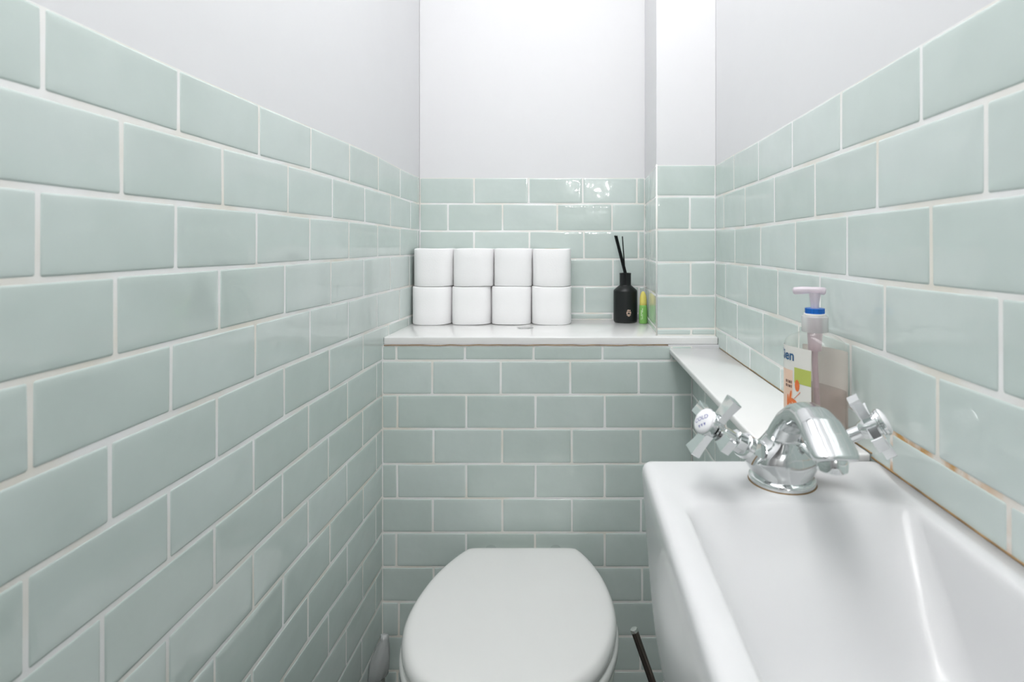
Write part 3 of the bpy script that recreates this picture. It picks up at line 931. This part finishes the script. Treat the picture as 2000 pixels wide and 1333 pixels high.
# ------------------------------------------------------------------ little foil scrap on the shelf
bm = bmesh.new()
n = 28
rg = []
for z, k_ in ((0.0, 1.0), (0.0006, 1.0), (0.0009, 0.88)):
    rg.append([(-0.1165 + 0.0200 * k_ * math.cos(2 * pi * i / n), 1.3720 + 0.0150 * k_ * math.sin(2 * pi * i / n) * (1 + 0.12 * math.sin(2 * 2 * pi * i / n)), SHELF_T + 0.0001 + z + (0.0008 * (1 + math.sin(5 * 2 * pi * i / n)) if z > 0 else 0)) for i in range(n)])
loft(bm, rg)
M['foil'] = mat('foil', (0.62, 0.62, 0.62), 0.32, metal=0.7, var=0.25, varscale=120, bump=(160, 0.6, 0.002))
tag(link('foil_scrap', bm, M['foil'], angle=30), 'small thin grey foil scrap lying on the shelf before the rolls', 'scrap')

# ------------------------------------------------------------------ soap dispenser
SZ = 0.8512
soap = empty('soap_dispenser', (0.2890, 0.6530, SZ), 'clear pump bottle of pale pink hand soap with blue collar on the ledge', 'soap dispenser')
PHI = math.radians(24)
nrm = Vector((-math.cos(PHI), -math.sin(PHI), 0))      # the way the front label faces
tng = Vector((math.sin(PHI), -math.cos(PHI), 0))
A, B_ = 0.0360, 0.0235
def sup(a, ka, kb, z, e=0.62):
    ca, sa = math.cos(a), math.sin(a)
    x = ka * math.copysign(abs(ca) ** e, ca)
    y = kb * math.copysign(abs(sa) ** e, sa)
    return tng * x + nrm * y + Vector((0, 0, z))
def bottle_rings(levels, n=64):
    return [[sup(2 * pi * i / n, ka, kb, z, e) for i in range(n)] for z, ka, kb, e in levels]
NK = 0.0138
lv = [(0.0, A * 0.90, B_ * 0.86, 0.62), (0.0010, A * 0.97, B_ * 0.95, 0.62), (0.004, A, B_, 0.62), (0.106, A, B_, 0.62), (0.1120, A * 0.985, B_ * 0.98, 0.64), (0.1165, A * 0.92, B_ * 0.94, 0.70),
      (0.1205, A * 0.78, B_ * 0.88, 0.82), (0.1235, A * 0.60, B_ * 0.80, 0.95), (0.1252, NK * 1.18, NK * 1.12, 1.0), (0.1265, NK * 1.12, NK * 1.12, 1.0), (0.1285, NK, NK, 1.0), (0.1300, NK, NK, 1.0)]
bm = bmesh.new()
loft(bm, bottle_rings(lv))
link('bottle', bm, M['clear'], soap, angle=60)
bm = bmesh.new()
lq = [(0.0025, A * 0.88, B_ * 0.84, 0.62), (0.005, A - 0.0012, B_ - 0.0012, 0.62), (0.060, A - 0.0012, B_ - 0.0012, 0.62), (0.0602, A - 0.0014, B_ - 0.0014, 0.62)]
loft(bm, bottle_rings(lq))
link('soap_liquid', bm, M['liquid'], soap, angle=60)
def front(x, z, lift=0.0004, sign=1, kA=A, kB=B_):
    """point on the flat side of the bottle at tangential coordinate x"""
    x = max(-kA * 0.999, min(kA * 0.999, x))
    y = kB * (1 - (abs(x) / kA) ** (1 / 0.31)) ** 0.31
    y = kB * (max(0.0, 1 - (abs(x) / kA) ** (2 / 0.62))) ** (0.62 / 2)
    return tng * x + nrm * (y + lift) * sign + Vector((0, 0, z))
bm = bmesh.new()
patch(bm, -0.0342, 0.010, 0.0160, 0.1085, lambda x, z: front(x, z, 0.0003), 40)
link('front_label', bm, M['label'], soap, angle=60)
bm = bmesh.new()
patch(bm, -0.0330, 0.010, 0.0330, 0.1055, lambda x, z: front(x, z, 0.0003, -1), 40)
link('back_label', bm, M['label_back'], soap, angle=60)
# printed marks on the front label
def printed(name, polys, m, lift=0.0006, ox=0.0):
    bm = bmesh.new()
    for pl in polys:
        vs = [bm.verts.new(front(x + ox, z, lift)) for x, z in pl]
        bm.faces.new(vs)
    bmesh.ops.triangulate(bm, faces=bm.faces)
    link(name, bm, M[m], soap, smooth=False)
bm = bmesh.new(); patch(bm, -0.0085, 0.0663, 0.0159, 0.0845, lambda x, z: front(x, z, 0.0005), 24)
link('green_band', bm, M['label_green'], soap, angle=60)
bm = bmesh.new(); patch(bm, -0.0350, 0.0110, -0.0110, 0.0800, lambda x, z: front(x, z, 0.00045), 24)
link('peach_panel', bm, M['label_peach'], soap, angle=60)
def blob(cx, cz, rx, rz, n=14, sk=0.0):
    return [(cx + rx * math.cos(2 * pi * i / n) + sk * rz * math.sin(2 * pi * i / n), cz + rz * math.sin(2 * pi * i / n)) for i in range(n)]
printed('flower', [[(x_, z_ + 0.0075) for x_, z_ in q] for q in (blob(-0.0040, 0.0560, 0.0036, 0.0070), blob(-0.0090, 0.0340, 0.0065, 0.0055, sk=-0.5), blob(-0.0120, 0.0275, 0.0055, 0.0060), blob(-0.0030, 0.0335, 0.0060, 0.0022, sk=0.4),
                   blob(-0.0150, 0.0400, 0.0018, 0.0085, sk=0.2), blob(-0.0190, 0.0330, 0.0018, 0.0100),
                   [(-0.0090, 0.0395), (-0.0082, 0.0395), (0.0010, 0.0490), (0.0002, 0.0495)])], 'label_orange')
def text_on(s, size, x0, z0, m, bold=0.0, name='lettering'):
    me = text_mesh(s, size, bold)
    bm = bmesh.new(); bm.from_mesh(me)
    for vv in bm.verts:
        vv.co = front(vv.co.x + x0, vv.co.y + z0, 0.0007)
    link(name, bm, M[m], soap, smooth=False, recalc=False)
text_on('Cien', 0.0165, -0.0240, 0.0970, 'label_navy', 0.0004)
printed('small_print', [[(x0, z0), (x0 + w_, z0), (x0 + w_, z0 + hh_), (x0, z0 + hh_)] for z0 in (0.0590, 0.0640) for x0, w_, hh_ in ((-0.0230, 0.0024, 0.0034), (-0.0196, 0.0012, 0.0034), (-0.0176, 0.0030, 0.0030), (-0.0138, 0.0014, 0.0034))], 'label_brown')
bm = bmesh.new()
lathe(bm, (0, 0, 0), (0, 0, 1), [(0.1265, 0.0146), (0.1275, 0.0149), (0.1440, 0.0149), (0.1450, 0.0143), (0.1462, 0.0118)], 40)
link('collar', bm, M['collar'], soap, angle=40)
bm = bmesh.new()
lathe(bm, (0, 0, 0), (0, 0, 1), [(0.1456, 0.0124), (0.1470, 0.0126), (0.1482, 0.0120)], 40)
link('collar_rim', bm, M['label'], soap, angle=40)
bm = bmesh.new()
n = 72
loft(bm, [[((0.0105 + (0.0004 if i % 2 else 0)) * math.cos(2 * pi * i / n), (0.0105 + (0.0004 if i % 2 else 0)) * math.sin(2 * pi * i / n), z) for i in range(n)] for z in (0.1478, 0.1542)])
link('blue_ring', bm, M['blue'], soap, angle=50)
bm = bmesh.new()
lathe(bm, (0, 0, 0), (0, 0, 1), [(0.1540, 0.0045), (0.1600, 0.0047), (0.1690, 0.0062), (0.1730, 0.0068)], 24)
link('pump_stem', bm, M['frost'], soap, angle=50)
bm = bmesh.new()
hd_ = Vector((-0.93, 0.36, 0)).normalized()
pts = [hd_ * -0.0120 + Vector((0, 0, 0.1745)), hd_ * -0.0105 + Vector((0, 0, 0.1748)), hd_ * -0.002 + Vector((0, 0, 0.1755)), hd_ * 0.006 + Vector((0, 0, 0.1757)), hd_ * 0.014 + Vector((0, 0, 0.1752)), hd_ * 0.0225 + Vector((0, 0, 0.1742)), hd_ * 0.0245 + Vector((0, 0, 0.1738))]
tube(bm, pts, [0.0030, 0.0046, 0.0042, 0.0040, 0.0046, 0.0044, 0.0026], 16)
link('pump_nozzle', bm, M['frost'], soap, angle=60)
bm = bmesh.new()
tube(bm, [(0, 0, 0.145), (0.0, 0, 0.125), (0.0, 0.0, 0.104)], [0.0085, 0.0085, 0.0075], 20)
tube(bm, [(0, 0, 0.105), (0.0, 0, 0.09), (0.002, 0, 0.05), (0.006, -0.001, 0.008)], 0.0034, 14)
link('dip_tube', bm, M['pink_tube'], soap, angle=50)

# ------------------------------------------------------------------ toilet brush
tbr = empty('toilet_brush', (0.240, 0.965, 0.0), 'toilet brush with dark steel handle leaning between toilet and basin', 'toilet brush')
bm = bmesh.new()
lathe(bm, (0, 0, 0), (0, 0, 1), [(0.0, 0.042), (0.002, 0.045), (0.008, 0.045), (0.010, 0.040), (0.150, 0.043), (0.156, 0.044), (0.156, 0.040), (0.012, 0.037), (0.011, 0.001)], 40)
link('holder', bm, M['steel'], tbr, angle=40)
a = Vector((0.0, 0.0, 0.030)); b = Vector((-0.1305, 0.005, 0.4015))
bm = bmesh.new()
lathe(bm, a, b - a, [(0.04, 0.0060), ((b - a).length - 0.004, 0.0064)], 24)
link('handle', bm, M['steel_dark'], tbr, angle=40)
bm = bmesh.new()
Lh = (b - a).length
lathe(bm, a, b - a, [(Lh - 0.004, 0.0066), (Lh - 0.001, 0.0066), (Lh + 0.001, 0.0058), (Lh + 0.0016, 0.0004)], 24)
link('end_cap', bm, M['steel'], tbr, angle=40)
bm = bmesh.new()
lathe(bm, a, b - a, [(-0.012, 0.006), (-0.008, 0.020), (0.02, 0.024), (0.05, 0.020), (0.055, 0.006)], 24)
link('bristles', bm, M['paper'], tbr, angle=40)

# ------------------------------------------------------------------ basin waste pipe
bm = bmesh.new()
tube(bm, [(0.235, 0.38, 0.50), (0.235, 0.38, 0.36), (0.235, 0.40, 0.325), (0.235, 0.44, 0.31), (0.235, 0.60, 0.303), (0.235, 0.86, 0.300), (0.228, 0.92, 0.300), (0.205, 0.94, 0.300), (0.160, 0.95, 0.299)], 0.016, 20)
lathe(bm, (0.176, 0.948, 0.2993), (-1, 0.2, 0.0), [(0.0, 0.0175), (0.001, 0.0200), (0.006, 0.0200), (0.0065, 0.0180), (0.010, 0.0180), (0.0105, 0.0200), (0.018, 0.0200), (0.019, 0.017), (0.019, 0.002)], 32)
wp = link('waste_pipe', bm, M['pipe'], angle=40)
tag(wp, 'white plastic waste pipe under the basin behind the brush handle', 'pipe')

# ------------------------------------------------------------------ pipe and plastic sleeve in the left corner
bm = bmesh.new()
tube(bm, [(-0.3980, 1.150, 0.0), (-0.3980, 1.150, 0.12), (-0.3980, 1.150, 0.20)], 0.0075, 16)
tag(link('water_pipe', bm, M['steel'], angle=40), 'thin grey upright pipe in the corner left of the toilet', 'pipe')
bm = bmesh.new()
rings = []
n = 40
for t, cx, cz, hw, hd2 in ((0, -0.4000, 0.168, 0.006, 0.004), (0.05, -0.4015, 0.1700, 0.0150, 0.010), (0.15, -0.4000, 0.1780, 0.0185, 0.0155), (0.35, -0.3975, 0.196, 0.0188, 0.0165), (0.6, -0.3935, 0.219, 0.0170, 0.0150), (0.8, -0.3895, 0.238, 0.0125, 0.0115), (0.93, -0.3865, 0.2520, 0.0082, 0.0080), (0.95, -0.3860, 0.2540, 0.0078, 0.0072), (0.97, -0.3860, 0.2580, 0.0082, 0.0076), (1.0, -0.3865, 0.2640, 0.0068, 0.0050)):
    rr = []
    for i in range(n):
        a_ = 2 * pi * i / n
        wr = 1 + 0.07 * math.sin(5 * a_ + t * 6) + 0.05 * math.sin(9 * a_ - t * 9)
        rr.append((cx - 0.0065 + 1.08 * hw * wr * math.cos(a_), 1.150 + hd2 * wr * math.sin(a_), cz + 0.004 * math.cos(a_) * (1 if t < 0.3 else 0)))
    rings.append(rr)
loft(bm, rings)
tag(link('plastic_sleeve', bm, M['bag'], angle=70), 'cloudy grey translucent plastic sleeve over the pipe in the left corner', 'plastic sleeve')

# ------------------------------------------------------------------ lamps (behind and above the camera)
bm = bmesh.new()  # invented roof panel with frame, added to soften the light from above
for lo, hi in (((-0.325, 0.095, CEIL - 0.022), (-0.297, 1.105, CEIL)), ((0.207, 0.095, CEIL - 0.022), (0.235, 1.105, CEIL)), ((-0.297, 0.095, CEIL - 0.022), (0.207, 0.123, CEIL)), ((-0.297, 1.077, CEIL - 0.022), (0.207, 1.105, CEIL))):
    add_box(bm, lo, hi)
add_box(bm, (-0.297, 0.123, CEIL - 0.018), (0.207, 1.077, CEIL - 0.004), 1)
tag(link('added_fill_panel', bm, [M['plaster'], M['fill_pane']], smooth=False), kind='structure')
cl = empty('ceiling_lamp', (-0.045, -0.03, CEIL), 'dark ceiling plate carrying two glowing opal globes on the ceiling by the doorway', 'ceiling lamp')
bm = bmesh.new()
add_box(bm, (-0.075, -0.24, -0.022), (0.075, 0.24, -0.0005))
bevel_all(bm, 0.004, 2)
link('plate', bm, M['lamp_plate'], cl, angle=40)
for dy in (-0.12, 0.12):
    bm = bmesh.new()
    lathe(bm, (0, dy, -0.022), (0, 0, -1), [(0, 0.030), (0.035, 0.030), (0.045, 0.022)], 24)
    sk = link('lamp_holder', bm, M['lamp_plate'], cl, angle=40)
    bm = bmesh.new()
    bmesh.ops.create_uvsphere(bm, u_segments=32, v_segments=20, radius=0.055, matrix=Matrix.Translation((0, dy, -0.115)))
    link('globe', bm, M['ceiling_lamp'], cl)
for (x, y, z, ds) in ((0.02, -4.4, 2.02, 'nearer'), (0.40, -4.9, 1.92, 'farther')):
    g = empty('pendant_lamp', (x, y, 2.4), '%s glowing globe pendant lamp in the hallway behind the doorway' % ds, 'pendant lamp')
    bm = bmesh.new()
    bmesh.ops.create_uvsphere(bm, u_segments=24, v_segments=16, radius=0.052, matrix=Matrix.Translation((0, 0, z - 2.4)))
    link('globe', bm, M['lamp'], g)
    bm = bmesh.new()
    tube(bm, [(0, 0, 0), (0, 0, z - 2.4 + 0.043)], 0.004, 8)
    link('cord', bm, M['black'], g)
